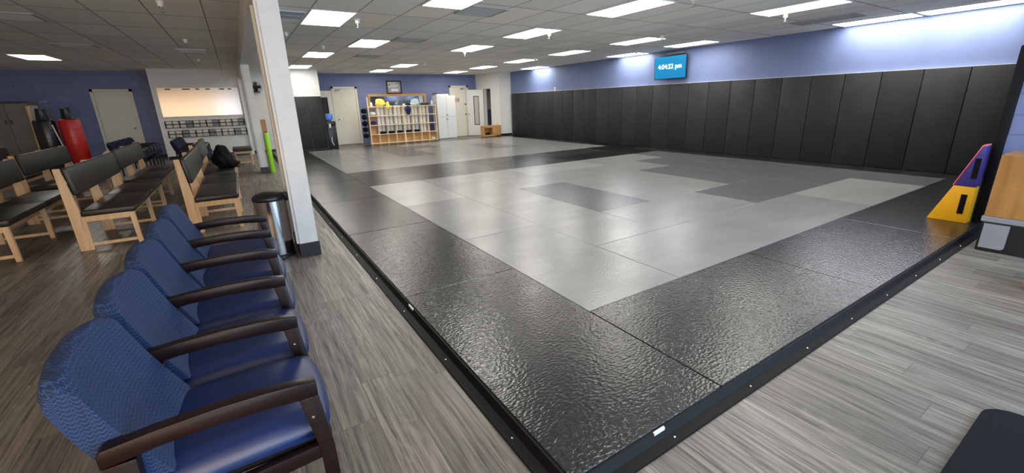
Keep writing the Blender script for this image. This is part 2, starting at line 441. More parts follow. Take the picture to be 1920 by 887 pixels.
bm = new(); box(bm, 7.72, 7.96, YB-.036, YB-.030, 1.56, 1.72); s_ = finish('notice', bm, 'red_sign'); tag(s_, 'small red and white notice on the cream door beside the white cabinet', 'sign')
for i in range(3):
    bm = new(); box(bm, 7.74, 7.94 - (i % 2)*.05, YB-.038, YB-.036, 1.58+i*.045, 1.602+i*.045); finish('notice_text_line', bm, 'white_plastic', s_)
# open door with a narrow window
dl = math.hypot(.60, .52); dang = math.atan2(.52, -.60)
o = thing('open_door', (8.92, 16.93, 0), 'open white door with a tall narrow window beside the corner doorway', 'door', rotz=dang)
bm = new()
box(bm, 0, .24, -.02, .02, .02, 2.08); box(bm, .46, dl, -.02, .02, .02, 2.08); box(bm, .24, .46, -.02, .02, .02, .52); box(bm, .24, .46, -.02, .02, 1.78, 2.08)
finish('leaf', bm, 'white_enamel', o)
bm = new()
box(bm, .225, .25, -.028, .028, .50, 1.80); box(bm, .45, .475, -.028, .028, .50, 1.80); box(bm, .25, .45, -.028, .028, .50, .53); box(bm, .25, .45, -.028, .028, 1.77, 1.80)
finish('window_frame', bm, 'plastic_black', o)
bm = new(); box(bm, .25, .45, -.004, .004, .53, 1.77); finish('window_pane', bm, 'frosted', o)
bm = new(); lathe(bm, [(.022, 0), (.012, .012), (.012, .035), (.027, .045), (.024, .07)], seg=14)
k = finish('door_knob', bm, 'metal_grey', o, True); k.location = (dl-.08, .02, 1.0); k.rotation_euler.x = math.radians(-90)
bm = new(); box(bm, 0, .04, -.03, .03, .02, 2.1); finish('hinge_stile', bm, 'cream_paint', o)
# pale frame beside door 1 (side of the recess)
bm = new(); box(bm, 1.95, 2.44, YB-.10, YB-.002, 1.86, 2.10); box(bm, 2.28, 2.44, YB-.10, YB-.002, 0, 1.86); struct('trim_2', bm, 'cream_paint')

# ------------------------------------------------------------------ wall pads
ORD = ['first', 'second', 'third', 'fourth', 'fifth', 'sixth', 'seventh', 'eighth', 'ninth', 'tenth', 'eleventh', 'twelfth', 'thirteenth', 'fourteenth', 'fifteenth', 'sixteenth',
       'seventeenth', 'eighteenth', 'nineteenth', 'twentieth'] + ['twenty-'+q for q in ('first', 'second', 'third', 'fourth', 'fifth', 'sixth', 'seventh', 'eighth')]
PH = 1.80
def wall_pad(y0, y1, i):
    bm = new(); box(bm, XR-.065, XR-.003, y0+.003, y1-.003, .055, .05+PH, bev=.012)
    o = finish('wall_pad', bm, 'pad_black' if i % 2 else 'pad_charcoal', None, True)
    return o
pads = []
y = -.05; i = 0
while y < 15.4:
    o = wall_pad(y, y+.6, i)
    lab = 'tall black wall pad on the blue wall, %s from the white corner' % ORD[25-i]
    tag(o, lab, 'wall pad', 'black pads along the blue wall'); pads.append(o); y += .6; i += 1
bm = new(); box(bm, XR-.062, XR-.002, -.05, 15.6, .05+PH+.002, .05+PH+.010); struct('trim_3', bm, 'white_plastic', label='thin white ledge on top of the wall pads')
for k, (a, b) in enumerate(((.82, 1.295), (1.305, 1.775))):
    bm = new(); box(bm, a, b, 15.69, 15.747, .06, 1.86, bev=.012)
    o = finish('wall_pad', bm, 'pad_black' if k else 'pad_charcoal', None, True)
    tag(o, ('black wall pad on the white pier, the one next to the pillar', 'black wall pad on the white pier, the one next to the water cooler')[k], 'wall pad', 'black pads on the white pier')
bm = new(); box(bm, 5.93, 6.16, .003, .085, .0, 1.90, bev=.012)
o = finish('wall_pad', bm, 'rubber_black', None, True); tag(o, 'narrow black pad capping the end of the blue block partition', 'wall pad')

# ------------------------------------------------------------------ floor mats, 1 x 2 m
T = .05
mats = []
def fmat(x0, y0, x1, y1, mat, tone, zone):
    bm = new(); box(bm, x0+.002, x1-.002, y0+.002, y1-.002, .0, T, bev=.004, seg=1)
    o = finish('floor_mat', bm, mat, None, False)
    long_ = 'lying lengthwise' if (y1-y0) > (x1-x0) else 'lying crosswise'
    c = int(round(x0)); r = int(round(y0)); long_ = ''
    tag(o, '%s floor mat, %s row from the front edge, %s from the chair side' % (tone, ORD[r], ORD[c]), 'floor mat', zone)
for k in range(8): fmat(0, 2*k, 1, 2*k+2, 'mat_dark', 'dark charcoal', 'dark border mats along the chair side')
for a, b in ((1, 3), (3, 5), (5, 7), (7, 9)): fmat(a, 0, b, 1, 'mat_dark', 'dark charcoal', 'dark border mats along the front edge')
for k in range(8): fmat(9, 2*k, 9.58, 2*k+2, 'mat_black' if k in (4, 7) else 'mat_dark', 'narrow dark', 'dark border mats under the padded wall')
for a, b in ((1, 3), (3, 5), (5, 7), (7, 9)): fmat(a, 15, b, 16 if b < 9 else 15.65, 'mat_dark', 'dark charcoal', 'dark border mats along the far end')
PIN = [(1,1,2,3),(1,3,2,5),(1,5,2,7),(2,1,4,2),(4,1,6,2),(6,1,8,2),(8,1,9,3),(8,3,9,5),(8,5,9,7),(2,6,4,7),(4,6,6,7),(6,6,8,7),
       (2,2,3,4),(2,4,3,6),(3,2,5,3),(5,2,7,3),(7,2,8,4),(7,4,8,6),(3,5,5,6),(5,5,7,6),(3,3,4,5),(6,3,7,5),(4,3,6,4),(4,4,6,5)]
MID = {(3,3), (6,3), (5,2), (8,1), (8,3), (8,5)}; DK = {(7,4), (7,2)}
for q in PIN:
    k = q[:2]; a = ('mat_mid', 'medium grey') if k in MID or k in DK else ('mat_pale', 'pale grey') if k in ((6,1), (4,6), (1,5)) else ('mat_light', 'light grey')
    fmat(*q, a[0], a[1], 'grey mats of the near square')
MID2 = {(3,5), (3,3), (2,6), (6,3)}
for x0, y0, x1, y1 in PIN:
    if (x0, y0) in ((8,1), (8,3), (8,5)): x1 = 9
    a = ('mat_mid', 'medium grey') if (x0, y0) in MID2 else ('mat_light', 'light grey')
    fmat(x0, y0+8, x1, y1+8, a[0], a[1], 'grey mats of the far square')
for q, c in (((1,7,3,8), 'mat_dark'), ((1,8,3,9), 'mat_dark'), ((3,7,4,9), 'mat_dark'), ((4,7,6,8), 'mat_dark'), ((4,8,6,9), 'mat_dark'),
             ((6,7,8,8), 'mat_black'), ((6,8,8,9), 'mat_dark'), ((8,7,9,9), 'mat_black')):
    fmat(*q, c, 'dark charcoal' if c == 'mat_dark' else 'near-black', 'dark band between the two grey squares')
# edge strip with screws and tags
def strip(name, pts_profile, axis, a, b, label):
    bm = new(); prism(bm, pts_profile, axis, a, b); o = finish(name, bm, 'rubber_black'); tag(o, label, 'edging'); return o
e1 = strip('mat_edging', [(-.085, 0), (-.085, .010), (-.035, .014), (-.012, .046), (-.001, .046), (-.001, 0)], 'Y', -.085, 16, 'black rubber edging between the mats and the plank floor by the chairs')
e2 = strip('mat_edging', [(-.085, 0), (-.085, .010), (-.035, .014), (-.012, .046), (-.001, .046), (-.001, 0)], 'X', 0, 5.9, 'black rubber edging along the front of the mats')
for k in range(9):
    bm = new(); lathe(bm, [(.006, .012), (.005, .0165), (.002, .017)], cx=-.06, cy=.35+k*.75, seg=10); finish('screw', bm, 'steel', e1, True)
for k in range(8):
    bm = new(); lathe(bm, [(.006, .012), (.005, .0165), (.002, .017)], cx=.55+k*.62, cy=-.06, seg=10); finish('screw', bm, 'steel', e2, True)
for (x0, x1, y0, y1), e in (((-.020, -.011, 1.78, 1.87), e1), ((.46, .53, -.020, -.010), e2)):
    bm = new(); box(bm, x0, x1, y0, y1, .035, .050); finish('tag', bm, 'white_plastic', e)

# ------------------------------------------------------------------ ceiling fittings
LIGHTS = [(.53, 6.26), (1.75, 8.72), (1.13, 11.15), (1.13, 14.75), (4.03, 15.9), (4.14, 13.6), (7.15, 16.0), (7.15, 13.6), (4.18, 8.72), (4.22, 6.28),
          (7.15, 11.1), (9.30, 13.35), (7.17, 8.7), (4.20, 3.78), (7.17, 6.27), (9.30, 8.55), (8.92, 6.12), (6.62, 2.60), (9.30, 2.52), (9.30, 1.28),
          (1.75, 4.25), (-4.42, 13.5), (1.75, .6), (4.2, 1.3)]  # final pair: unseen panels added to brighten the front floor
LAB = ['over the near mats, closest to the bin pillar', 'second out from the pillar, over the dark band', 'over the far square, near the pier', 'tight in front of the white pier', 'by the far blue wall above the picture',
       'above the cubby shelf, one row in', 'by the far blue wall near the corner', 'one row in from the cream door', 'over the middle of the dark band', 'over the middle of the near square',
       'over the far square toward the padded wall', 'against the padded wall near the corner', 'over the band toward the padded wall', 'large panel at the top, over the front mats', 'over the near square toward the padded wall',
       'against the blue wall just beyond the screen', 'beside the blue wall just before the screen', 'wide panel over the front mats near the partition', 'long strip against the blue wall, by the crossing grid bar', 'closest strip against the blue wall',
       'just cut by the top of the view', 'above the benches and the punching bags', 'added out of view over the camera', 'added out of view over the front edge of the mats', 'over the armchairs', 'over the side aisle']
proto = thing('ceiling_light', (LIGHTS[0][0], LIGHTS[0][1], ZC), 'x', 'ceiling light', 'recessed ceiling light panels')
bm = new()
for a in (-1, 1):
    box(bm, a*.295-.012, a*.295+.012, -.60, .60, -.012, -.0005); box(bm, -.295, .295, a*.595-.012, a*.595+.012, -.012, -.0005)
finish('frame', bm, 'lamp_rim', proto)
bm = new(); box(bm, -.282, .282, -.582, .582, -.008, -.001); finish('diffuser', bm, 'lamp_panel', proto)
for k, (x, y) in enumerate(LIGHTS):
    lab = 'glowing recessed light panel '+LAB[k]
    if k == 0: proto['label'] = lab
    else: copy_tree(proto, (x, y, ZC), lab)
def vent(x, y, wx, wy, kind, label):
    o = thing('ceiling_vent', (x, y, ZC), label, 'vent', 'ceiling vents')
    bm = new(); box(bm, -wx/2, wx/2, -wy/2, wy/2, -.006, -.0005); finish('backing', bm, 'plastic_black' if kind else 'grille_grey', o)
    bm = new()
    for a in (-1, 1):
        box(bm, a*wx/2-.015, a*wx/2+.015, -wy/2, wy/2, -.014, -.001); box(bm, -wx/2, wx/2, a*wy/2-.015, a*wy/2+.015, -.014, -.001)
    if kind: box(bm, -wx/2, wx/2, -.03, .03, -.014, -.001)
    finish('frame', bm, 'lamp_rim' if kind else 'grille_grey', o)
    bm = new(); n = 12
    for i in range(n):
        yy = -wy/2+wy*(i+.5)/n
        box(bm, -wx/2+.02, wx/2-.02, yy-.008, yy+.004, -.012, -.006)
    finish('slats', bm, 'metal_grey' if kind else 'grille_grey', o)
for v in ((-.08, 6.20, .56, .56, 1, 'grey slatted ceiling vent beside the bin pillar'), (2.36, 4.86, .58, .56, 0, 'dark return grille over the near square'),
          (2.36, 7.9, .58, .56, 0, 'dark return grille over the dark band'), (2.33, 11.1, .58, .56, 0, 'dark return grille over the far square'),
          (-1.41, 11.15, .5, .6, 1, 'slatted ceiling vent above the benches, near the beam'), (8.25, 2.9, .5, 1.0, 0, 'dark return grille by the blue wall at the top'),
          (-3.13, 7.7, .58, .58, 0, 'dark square grille over the side benches'), (-3.20, 10.9, .58, .58, 0, 'dark square grille further back over the benches')):
    vent(*v)
def sprinkler_proto():
    o = thing('sprinkler', (0, 0, ZC), 'x', 'sprinkler', 'ceiling sprinklers')
    bm = new(); lathe(bm, [(.045, -.001), (.045, -.006), (.034, -.03), (.032, -.062)], seg=16); finish('escutcheon', bm, 'white_plastic', o, True)
    bm = new(); lathe(bm, [(.015, -.062), (.014, -.09), (.006, -.095), (.006, -.115), (.026, -.117), (.026, -.122)], seg=12); finish('head', bm, 'metal_grey', o, True)
    return o
SP = [(.94, 6.15, 'beside the light panel closest to the bin pillar'), (-1.38, 5.95, 'above the benches, first from the camera'), (4.43, 2.85, 'beside the large front light panel'),
      (6.97, 2.95, 'under the wide light panel near the partition'), (4.45, 6.0, 'beside the light over the near square'), (6.99, 5.42, 'at the end of the light before the screen'),
      (8.75, 7.7, 'near the screen'), (-1.39, 9.3, 'above the benches, beside the slatted vent'), (.12, 7.8, 'close to the bin pillar'), (4.28, 9.3, 'past the light over the dark band'),
      (.97, 9.4, 'behind the second light from the pillar'), (4.5, 12.6, 'over the far square'), (-1.4, 13.0, 'above the backless bench'), (7.1, 10.2, 'over the far mats toward the corner')]
sp = sprinkler_proto()
for k, (x, y, l) in enumerate(SP):
    lab = 'small white ceiling sprinkler '+l
    if k == 0: sp.location = (x, y, ZC); sp['label'] = lab
    else: copy_tree(sp, (x, y, ZC), lab)

# ------------------------------------------------------------------ screen on the blue wall
tv = thing('wall_screen', (9.47, 7.12, 2.29), 'wall-mounted screen showing the time on blue above the wall pads', 'screen')
W2, H2 = .53, .31
bm = new(); box(bm, -.0, .05, -W2, W2, -H2, H2, bev=.006); finish('housing', bm, 'plastic_black', tv, True)
bm = new(); box(bm, -.004, -.001, -W2+.02, W2-.02, -H2+.022, H2-.022); finish('display', bm, 'screen_blue', tv)
cu = bpy.data.curves.new('clock_text', 'FONT'); cu.body = '4:04:22 pm'; cu.size = .175; cu.align_x = 'CENTER'; cu.align_y = 'CENTER'; cu.extrude = .0008; cu.offset = .0022
cu.materials.append(M['screen_text'])
tmp = bpy.data.objects.new('clock_text_outline', cu); COL.objects.link(tmp)
me = bpy.data.meshes.new_from_object(tmp.evaluated_get(bpy.context.evaluated_depsgraph_get())); bpy.data.objects.remove(tmp)
me.materials.clear(); me.materials.append(M['screen_text'])
tx = bpy.data.objects.new('clock_text', me); COL.objects.link(tx); tx.parent = tv
tx.matrix_local = Matrix(((0, 0, -1, -.0065), (-1, 0, 0, .0), (0, 1, 0, .02), (0, 0, 0, 1)))
bm = new(); box(bm, .05, .175, -.18, .18, -.15, .15); box(bm, .05, .175, -.40, .12, .33, .37); finish('wall_bracket', bm, 'metal_grey', tv)
tv.rotation_euler = (0, math.radians(-4), 0)
o = thing('wall_outlet', (XR, 12.5, 1.93), 'small white wall outlet on the blue wall above the pads', 'outlet')
bm = new(); box(bm, -.012, -.001, -.04, .04, -.06, .06, bev=.003); finish('cover_plate', bm, 'white_plastic', o)
bm = new(); box(bm, -.016, -.012, -.014, .014, -.016, .016); finish('socket', bm, 'plastic_black', o)

# ------------------------------------------------------------------ blue arm chairs by the mats
def rrect(cx, cz, w, h, r, n=5):
    pts = []
    for (sx, sz, a0) in ((1, 1, 0), (-1, 1, 90), (-1, -1, 180), (1, -1, 270)):
        for i in range(n+1):
            a = math.radians(a0+90*i/n); pts.append((cx+sx*(w/2-r)+r*math.cos(a), cz+sz*(h/2-r)+r*math.sin(a)))
    return pts
def back_mesh(bm, y0, y1):
    N = 14; rings = []
    for i in range(N+1):
        u = -1+2*i/N; y = (y0+y1)/2+u*(y1-y0)/2
        e = max(0, abs(u)-.86)/.14; k = math.sqrt(max(0, 1-e*e*.5))
        bow = -.03*(1-u*u); crown = .022*(1-abs(u)**3) - .012*e
        ring = []
        prof = []
        M_ = 9
        for j in range(M_+1):            # front face upwards
            v = j/M_; prof.append((-.135-.145*v-.010*math.sin(v*math.pi), .455+.335*v))
        top = [(-.290, .808), (-.315, .816), (-.342, .808), (-.352, .788)]
        prof += top
        for j in range(M_+1):            # rear face downwards
            v = 1-j/M_; prof.append((-.243-.110*v-.012*math.sin(v*math.pi), .475+.295*v))
        cxm = sum(p[0] for p in prof)/len(prof); czm = sum(p[1] for p in prof)/len(prof)
        for (x, z) in prof:
            xx = cxm+(x-cxm)*(.80+.20*k); zz = czm+(z-czm)*(.97+.03*k)
            ring.append((xx+bow, y, zz+crown*max(0, (z-.6)/.2)))
        rings.append(ring)
    loft(bm, rings)
def arm_side(o, y, thick=.042):
    ya, yb = y-thick/2, y+thick/2
    bm = new()
    up = [(-.275, .618), (-.262, .630), (-.15, .640), (.0, .645), (.12, .641), (.20, .634), (.262, .624)]
    lo = [(.262, .575), (.205, .575), (.10, .586), (-.02, .592), (-.15, .588), (-.275, .575)]
    prism(bm, up+lo, 'Y', ya, yb, bev=.0025); finish('armrest', bm, 'mahogany', o, True)
    bm = new(); prism(bm, [(.205, .5745), (.262, .5745), (.285, .36), (.288, .0), (.245, .0), (.238, .36)], 'Y', ya, yb, bev=.003); finish('leg', bm, 'mahogany', o, True)
    bm = new(); prism(bm, [(-.272, .5745), (-.20, .5745), (-.205, .36), (-.235, .0), (-.275, .0), (-.268, .36)], 'Y', ya, yb, bev=.003); finish('leg', bm, 'mahogany', o, True)
    bm = new(); prism(bm, [(-.21, .355), (.245, .378), (.245, .325), (-.21, .30)], 'Y', ya+.006, yb-.006, bev=.002); finish('side_rail', bm, 'mahogany', o, True)
PITCH = .535
def make_chair(loc, label, group):
    o = thing('armchair', loc, label, 'chair', group)
    # seat: crowned cushion, y from .02 to PITCH-.02
    bm = new(); rings = []; N = 12; y0, y1 = .0235, PITCH-.0235
    for i in range(N+1):
        u = -1+2*i/N; y = (y0+y1)/2+u*(y1-y0)/2; e = max(0, abs(u)-.80)/.20; s = math.sqrt(max(0.0, 1-e*e))
        hh = .075*(.45+.55*s)
        x0, x1 = -.17, .305-.012*(1-s)-.02*u*u
        ring = [(x0, y, .385), (x0, y, .385+hh*.9), (x0+.03, y, .385+hh), (.1, y, .385+hh+.012*s), (x1-.05, y, .385+hh+.004*s), (x1-.015, y, .385+hh*.85),
                (x1, y, .385+hh*.45), (x1-.008, y, .385)]
        rings.append(ring)
    loft(bm, rings); s_ = finish('seat', bm, 'seat_blue', o, True, angle=60)
    bm = new(); box(bm, -.16, .285, .03, PITCH-.03, .355, .386, bev=.004); finish('seat_board', bm, 'cloth_black', o)
    bm = new(); back_mesh(bm, .028, PITCH-.028); finish('backrest', bm, 'fabric_wave', o, True, angle=55)
    bm = new(); box(bm, .232, .262, .0225, PITCH-.0225, .30, .356); finish('front_rail', bm, 'mahogany', o)
    arm_side(o, 0)
    return o
CH = ['first of five, patterned back side in full view', 'second of five from the camera', 'in the middle of the row of five', 'fourth of five from the camera', 'last of five, next to the steel bin']
ch0 = make_chair((-1.055, .38, 0), 'blue armchair with dark wood arms, '+CH[0], 'blue armchairs in the row beside the mats')
chairs = [ch0]
for k in range(1, 5):
    chairs.append(copy_tree(ch0, (-1.055, .38+PITCH*k, 0), 'blue armchair with dark wood arms, '+CH[k]))
arm_side(chairs[4], PITCH)
# screws of the joined arms
for k in range(2):
    bm = new(); lathe(bm, [(.006, 0), (.005, .003), (.001, .004)], seg=10)
    s_ = finish('bolt', bm, 'steel', chairs[k], True); s_.location = (.235, -.0215, .50); s_.rotation_euler.x = math.radians(90)

# ------------------------------------------------------------------ wooden benches with black cushions
L = 2.2
def cushion(bm, x0, x1, y0, y1, z0, z1, mtx=None):
    box(bm, x0, x1, y0, y1, z0, z1, bev=.018, seg=3, mtx=mtx)
def make_bench(loc, label, group):
    o = thing('bench', loc, label, 'bench', group)
    for yy in (0, 1.03, L-.04):
        bm = new(); prism(bm, [(0, 0), (.072, 0), (.088, .33), (.088, .46), (.036, .93), (-.016, .93)], 'Y', yy, yy+.036, bev=.003); finish('rear_post', bm, 'pine', o)
        bm = new(); box(bm, .075, .118, yy+.0, yy+.04, 0, .385, bev=.003); finish('leg', bm, 'pine', o)
        bm = new(); prism(bm, [(.505, 0), (.548, 0), (.540, .385), (.490, .385)], 'Y', yy, yy+.04, bev=.003); finish('leg', bm, 'pine', o)
        bm = new(); box(bm, .118, .496, yy+.003, yy+.037, .325, .388, bev=.003); finish('seat_rail', bm, 'pine', o)
        bm = new(); box(bm, .118, .505, yy+.008, yy+.034, .045, .08, bev=.003); finish('stretcher', bm, 'pine', o)
    bm = new(); box(bm, .470, .490, .04, L-.04, .32, .388); finish('apron', bm, 'pine_y', o)
    bm = new(); box(bm, .09, .112, .04, L-.04, .32, .388); finish('apron', bm, 'pine_y', o)
    for k in range(2):
        a = .0+k*L/2
        bm = new(); cushion(bm, .095, .560, a+.002, a+L/2-.002, .388, .458); finish('seat_cushion', bm, 'vinyl_black', o, True)
    ang = math.atan2(.052, .47)
    mt = Matrix.Translation((.086, 0, .46)) @ Matrix.Rotation(-ang, 4, 'Y')
    bm = new(); cushion(bm, 0, .055, .038, L-.01, .165, .470, mt); finish('backrest', bm, 'vinyl_black', o, True)
    return o
b0 = make_bench((-2.585, 5.43, 0), 'wooden bench with black cushions, middle row, near end of that row', 'wooden benches with black cushions')
# (x, y, label)
copy_tree(b0, (-2.63, 7.95, 0), 'wooden bench with black cushions, middle row, far one in front of the white door')
copy_tree(b0, (-1.565, 5.48, 0), 'wooden bench with black cushions standing behind the steel bin, near end of its row')
copy_tree(b0, (-1.60, 8.0, 0), 'wooden bench with black cushions holding the black bag')
copy_tree(b0, (-3.585, 5.40, 0), 'wooden bench with black cushions cut by the side of the view, sunlit seat front')
copy_tree(b0, (-3.72, 8.15, 0), 'wooden bench with black cushions in front of the punching bags')
copy_tree(b0, (-4.72, 6.2, 0), 'wooden bench with black cushions in front of the grey cabinet')
copy_tree(b0, (-4.72, 8.9, 0), 'wooden bench with black cushions beside the grey cabinet, mostly hidden by the others')
# backless cushioned benches
def make_stool(loc, label, ln, grp=None):
    o = thing('backless_bench', loc, label, 'bench', grp)
    bm = new(); cushion(bm, -.23, .23, 0, ln, .385, .455); finish('seat_cushion', bm, 'vinyl_black', o, True)
    for sx in (-1, 1):
        for yy in (.03, ln-.07):
            bm = new(); box(bm, sx*.19-.02, sx*.19+.02, yy, yy+.04, 0, .385, bev=.003); finish('leg', bm, 'pine', o)
    for yy in (.033, ln-.065):
        bm = new(); box(bm, -.17, .17, yy, yy+.03, .32, .385); finish('seat_rail', bm, 'pine', o)
        bm = new(); box(bm, -.17, .17, yy, yy+.03, .06, .10); finish('stretcher', bm, 'pine', o)
    for sx in (-1, 1):
        bm = new(); box(bm, sx*.19-.012, sx*.19+.012, .07, ln-.07, .32, .385); finish('apron', bm, 'pine_y', o)
        bm = new(); box(bm, sx*.19-.012, sx*.19+.012, .07, ln-.07, .10, .14); finish('stretcher', bm, 'pine_y', o)
    return o
make_stool((-.86, 12.95, 0), 'backless wooden bench with black cushion against the white wall', 1.0)
make_stool((-1.25, 10.55, 0), 'backless wooden bench with black cushion just beyond the black bag', 1.1)

# black bag on the bench
o = thing('backpack', (-1.20, 8.62, .461), 'black backpack slumped on the bench beyond the bin', 'bag')
bm = new(); blob(bm, (0, 0, .17), (.17, .28, .21), 4, .18, 3, flat=.0); finish('bag_body', bm, 'cloth_black', o, True, angle=80)
bm = new(); blob(bm, (.13, -.12, .07), (.12, .16, .09), 3, .2, 9, flat=0); finish('front_pocket', bm, 'cloth_black', o, True, angle=80)
bm = new(); tube(bm, [(.02, -.26, .22), (.10, -.30, .10), (.17, -.27, .02), (.24, -.2, .012)], .012); finish('strap', bm, 'cloth_black', o, True)
bm = new(); tube(bm, [(-.04, -.03, .36), (-.02, .03, .41), (.02, .09, .37)], .010); finish('grab_handle', bm, 'cloth_black', o, True)

# far blue armchairs
def dark_chair(loc, label, grp):
    o = thing('waiting_chair', loc, label, 'chair', grp)
    bm = new(); box(bm, -.17, .30, .02, .50, .36, .46, bev=.02, seg=3); finish('seat', bm, 'navy_fabric', o, True)
    bm = new(); back_mesh(bm, .02, .51); finish('backrest', bm, 'navy_fabric', o, True)
    for y in (0.015, .525):
        bm = new(); tube(bm, [(.26, y, 0), (.26, y, .62), (.22, y, .64), (-.26, y, .64), (-.29, y, .60), (-.29, y, 0)], .014); finish('arm_frame', bm, 'plastic_black', o, True)
    bm = new(); box(bm, -.28, .26, .02, .52, .335, .36); finish('seat_frame', bm, 'plastic_black', o)
    return o
A = [(-3.10, 12.25+.54*k) for k in range(5)]
B = [(-1.87, 11.55+.54*k) for k in range(4)]
NTH = ('first', 'second', 'third', 'fourth', 'fifth')
d0 = dark_chair((A[0][0], A[0][1], 0), 'navy waiting chair in front of the white door, first from the benches', 'navy waiting chairs beyond the benches')
for k in range(1, 5): copy_tree(d0, (*A[k], 0), 'navy waiting chair in front of the white door, %s from the benches' % NTH[k])
for k in range(4): copy_tree(d0, (*B[k], 0), 'navy waiting chair below the brochure racks, %s from the benches' % NTH[k])

# ------------------------------------------------------------------ steel bin
o = thing('trash_can', (-.722, 3.90, 0), 'stainless steel pedal bin with a black lid leaning by the white pillar', 'bin')
bm = new(); lathe(bm, [(.148, 0), (.153, .005), (.153, .035), (.147, .04)], seg=40); finish('base_ring', bm, 'plastic_black', o, True)
bm = new(); lathe(bm, [(.147, .035), (.147, .60)], seg=48); finish('body', bm, 'steel', o, True)
bm = new(); lathe(bm, [(.150, .598), (.154, .605), (.154, .628), (.147, .645), (.12, .664), (.06, .676), (.01, .679)], seg=40); finish('lid', bm, 'plastic_black', o, True)
bm = new(); box(bm, .13, .168, -.05, .05, .575, .66, bev=.012); finish('hinge', bm, 'plastic_black', o, True)
bm = new(); box(bm, -.04, .04, -.20, -.14, .012, .028, bev=.004); finish('pedal', bm, 'plastic_black', o, True)

# lime padded post and wooden board by the far pillar
o = thing('padded_post', (-.33, 10.78, 0), 'bright lime green padded post in front of the wooden board by the far pillar', 'post')
bm = new(); lathe(bm, [(.05, 0), (.056, .01), (.056, .93), (.048, .945)], seg=24); finish('pad', bm, 'lime', o, True)
bm = new(); lathe(bm, [(.02, .945), (.02, .965), (.012, .97)], seg=12); finish('cap', bm, 'plastic_black', o, True)
bm = new(); box(bm, -.392, -.285, 10.87, 10.89, 0, 1.25, bev=.003); o = finish('wooden_board', bm, 'plywood'); tag(o, 'narrow tan wooden board standing upright behind the lime post', 'board')

# fan on the white wall
o = thing('wall_fan', (-.12, 16.35, 2.2), 'black fan fixed high on the white wall beside the far pillar', 'fan')
bm = new()
for r in (.05, .09, .13, .17):
    tube(bm, [(r*math.cos(a*math.pi/12), -.24, r*math.sin(a*math.pi/12)) for a in range(25)], .004, 5)
for a in range(12):
    c, s = math.cos(a*math.pi/6), math.sin(a*math.pi/6); tube(bm, [(.03*c, -.25, .03*s), (.17*c, -.235, .17*s), (.175*c, -.19, .175*s), (.05*c, -.13, .05*s)], .003, 5)
finish('cage', bm, 'plastic_black', o, True)
bm = new()
for a in range(4):
    mt = Matrix.Rotation(a*math.pi/2, 4, 'Y') @ Matrix.Rotation(.4, 4, 'X'); box(bm, .02, .15, -.003, .003, -.045, .045, mtx=Matrix.Translation((0, -.2, 0)) @ mt)
finish('blades', bm, 'plastic_black', o)
bm = new(); blob(bm, (0, -.12, 0), (.07, .08, .07), 2, 0); box(bm, -.03, .03, -.10, 0, -.15, -.04); box(bm, -.12, .12, -.14, 0, -.17, -.15); finish('motor_bracket', bm, 'plastic_black', o, True)

# ------------------------------------------------------------------ notice board and racks
o = thing('notice_board', (-1.70, 16.35, 0), 'long glossy notice board on the white wall catching warm light, glow also painted in', 'board')
bm = new(); box(bm, -1.05, 1.06, -.022, -.001, 1.33, 2.19); finish('board_face', bm, 'board_gloss_glow_tint', o)
bm = new()
for z in (1.31, 2.185): box(bm, -1.075, 1.085, -.03, -.001, z, z+.02)
for x in (-1.075, 1.065): box(bm, x, x+.02, -.03, -.001, 1.31, 2.2)
finish('edge_strip', bm, 'white_plastic', o)
bm = new()
for x, w_ in ((-.85, .14), (-.42, .2), (-.08, .1), (.18, .12), (.55, .14), (.78, .1)): box(bm, x, x+w_, -.034, -.023, 2.13, 2.165)
finish('magnets', bm, 'plastic_black', o)
def rack(z, x0, name, label):
    o = thing(name, (x0, 16.35, z), label, 'rack', 'brochure racks on the white wall')
    n = 12; w_ = 2.1/n
    bm = new()
    for zz, yy in ((0, -.06), (.11, -.075), (.2, -.004)): tube(bm, [(0, yy, zz), (2.1, yy, zz)], .012 if zz == .11 else .008, 6)
    for i in range(n+1):
        x = w_*i; tube(bm, [(x, -.004, .2), (x, -.075, .11), (x, -.06, 0), (x, -.004, 0)], .010 if i % 2 else .018, 6)
    finish('wire_frame', bm, 'plastic_black', o)
    for i in range(n):
        bm = new(); mt = Matrix.Rotation(math.radians(-8), 4, 'X'); hgt = .19 + .02*((i*7) % 3)
        box(bm, w_*i+.018, w_*(i+1)-.018, -.035, -.018, .0, hgt, mtx=mt); finish('leaflets', bm, 'white_cloth' if (i*5+int(z*10)) % 4 else 'plastic_grey', o)
    return o
rack(.99, -2.74, 'brochure_rack', 'upper black wire rack of leaflets under the notice board')
rack(.69, -2.72, 'brochure_rack', 'lower black wire rack of leaflets, partly behind the navy chairs')

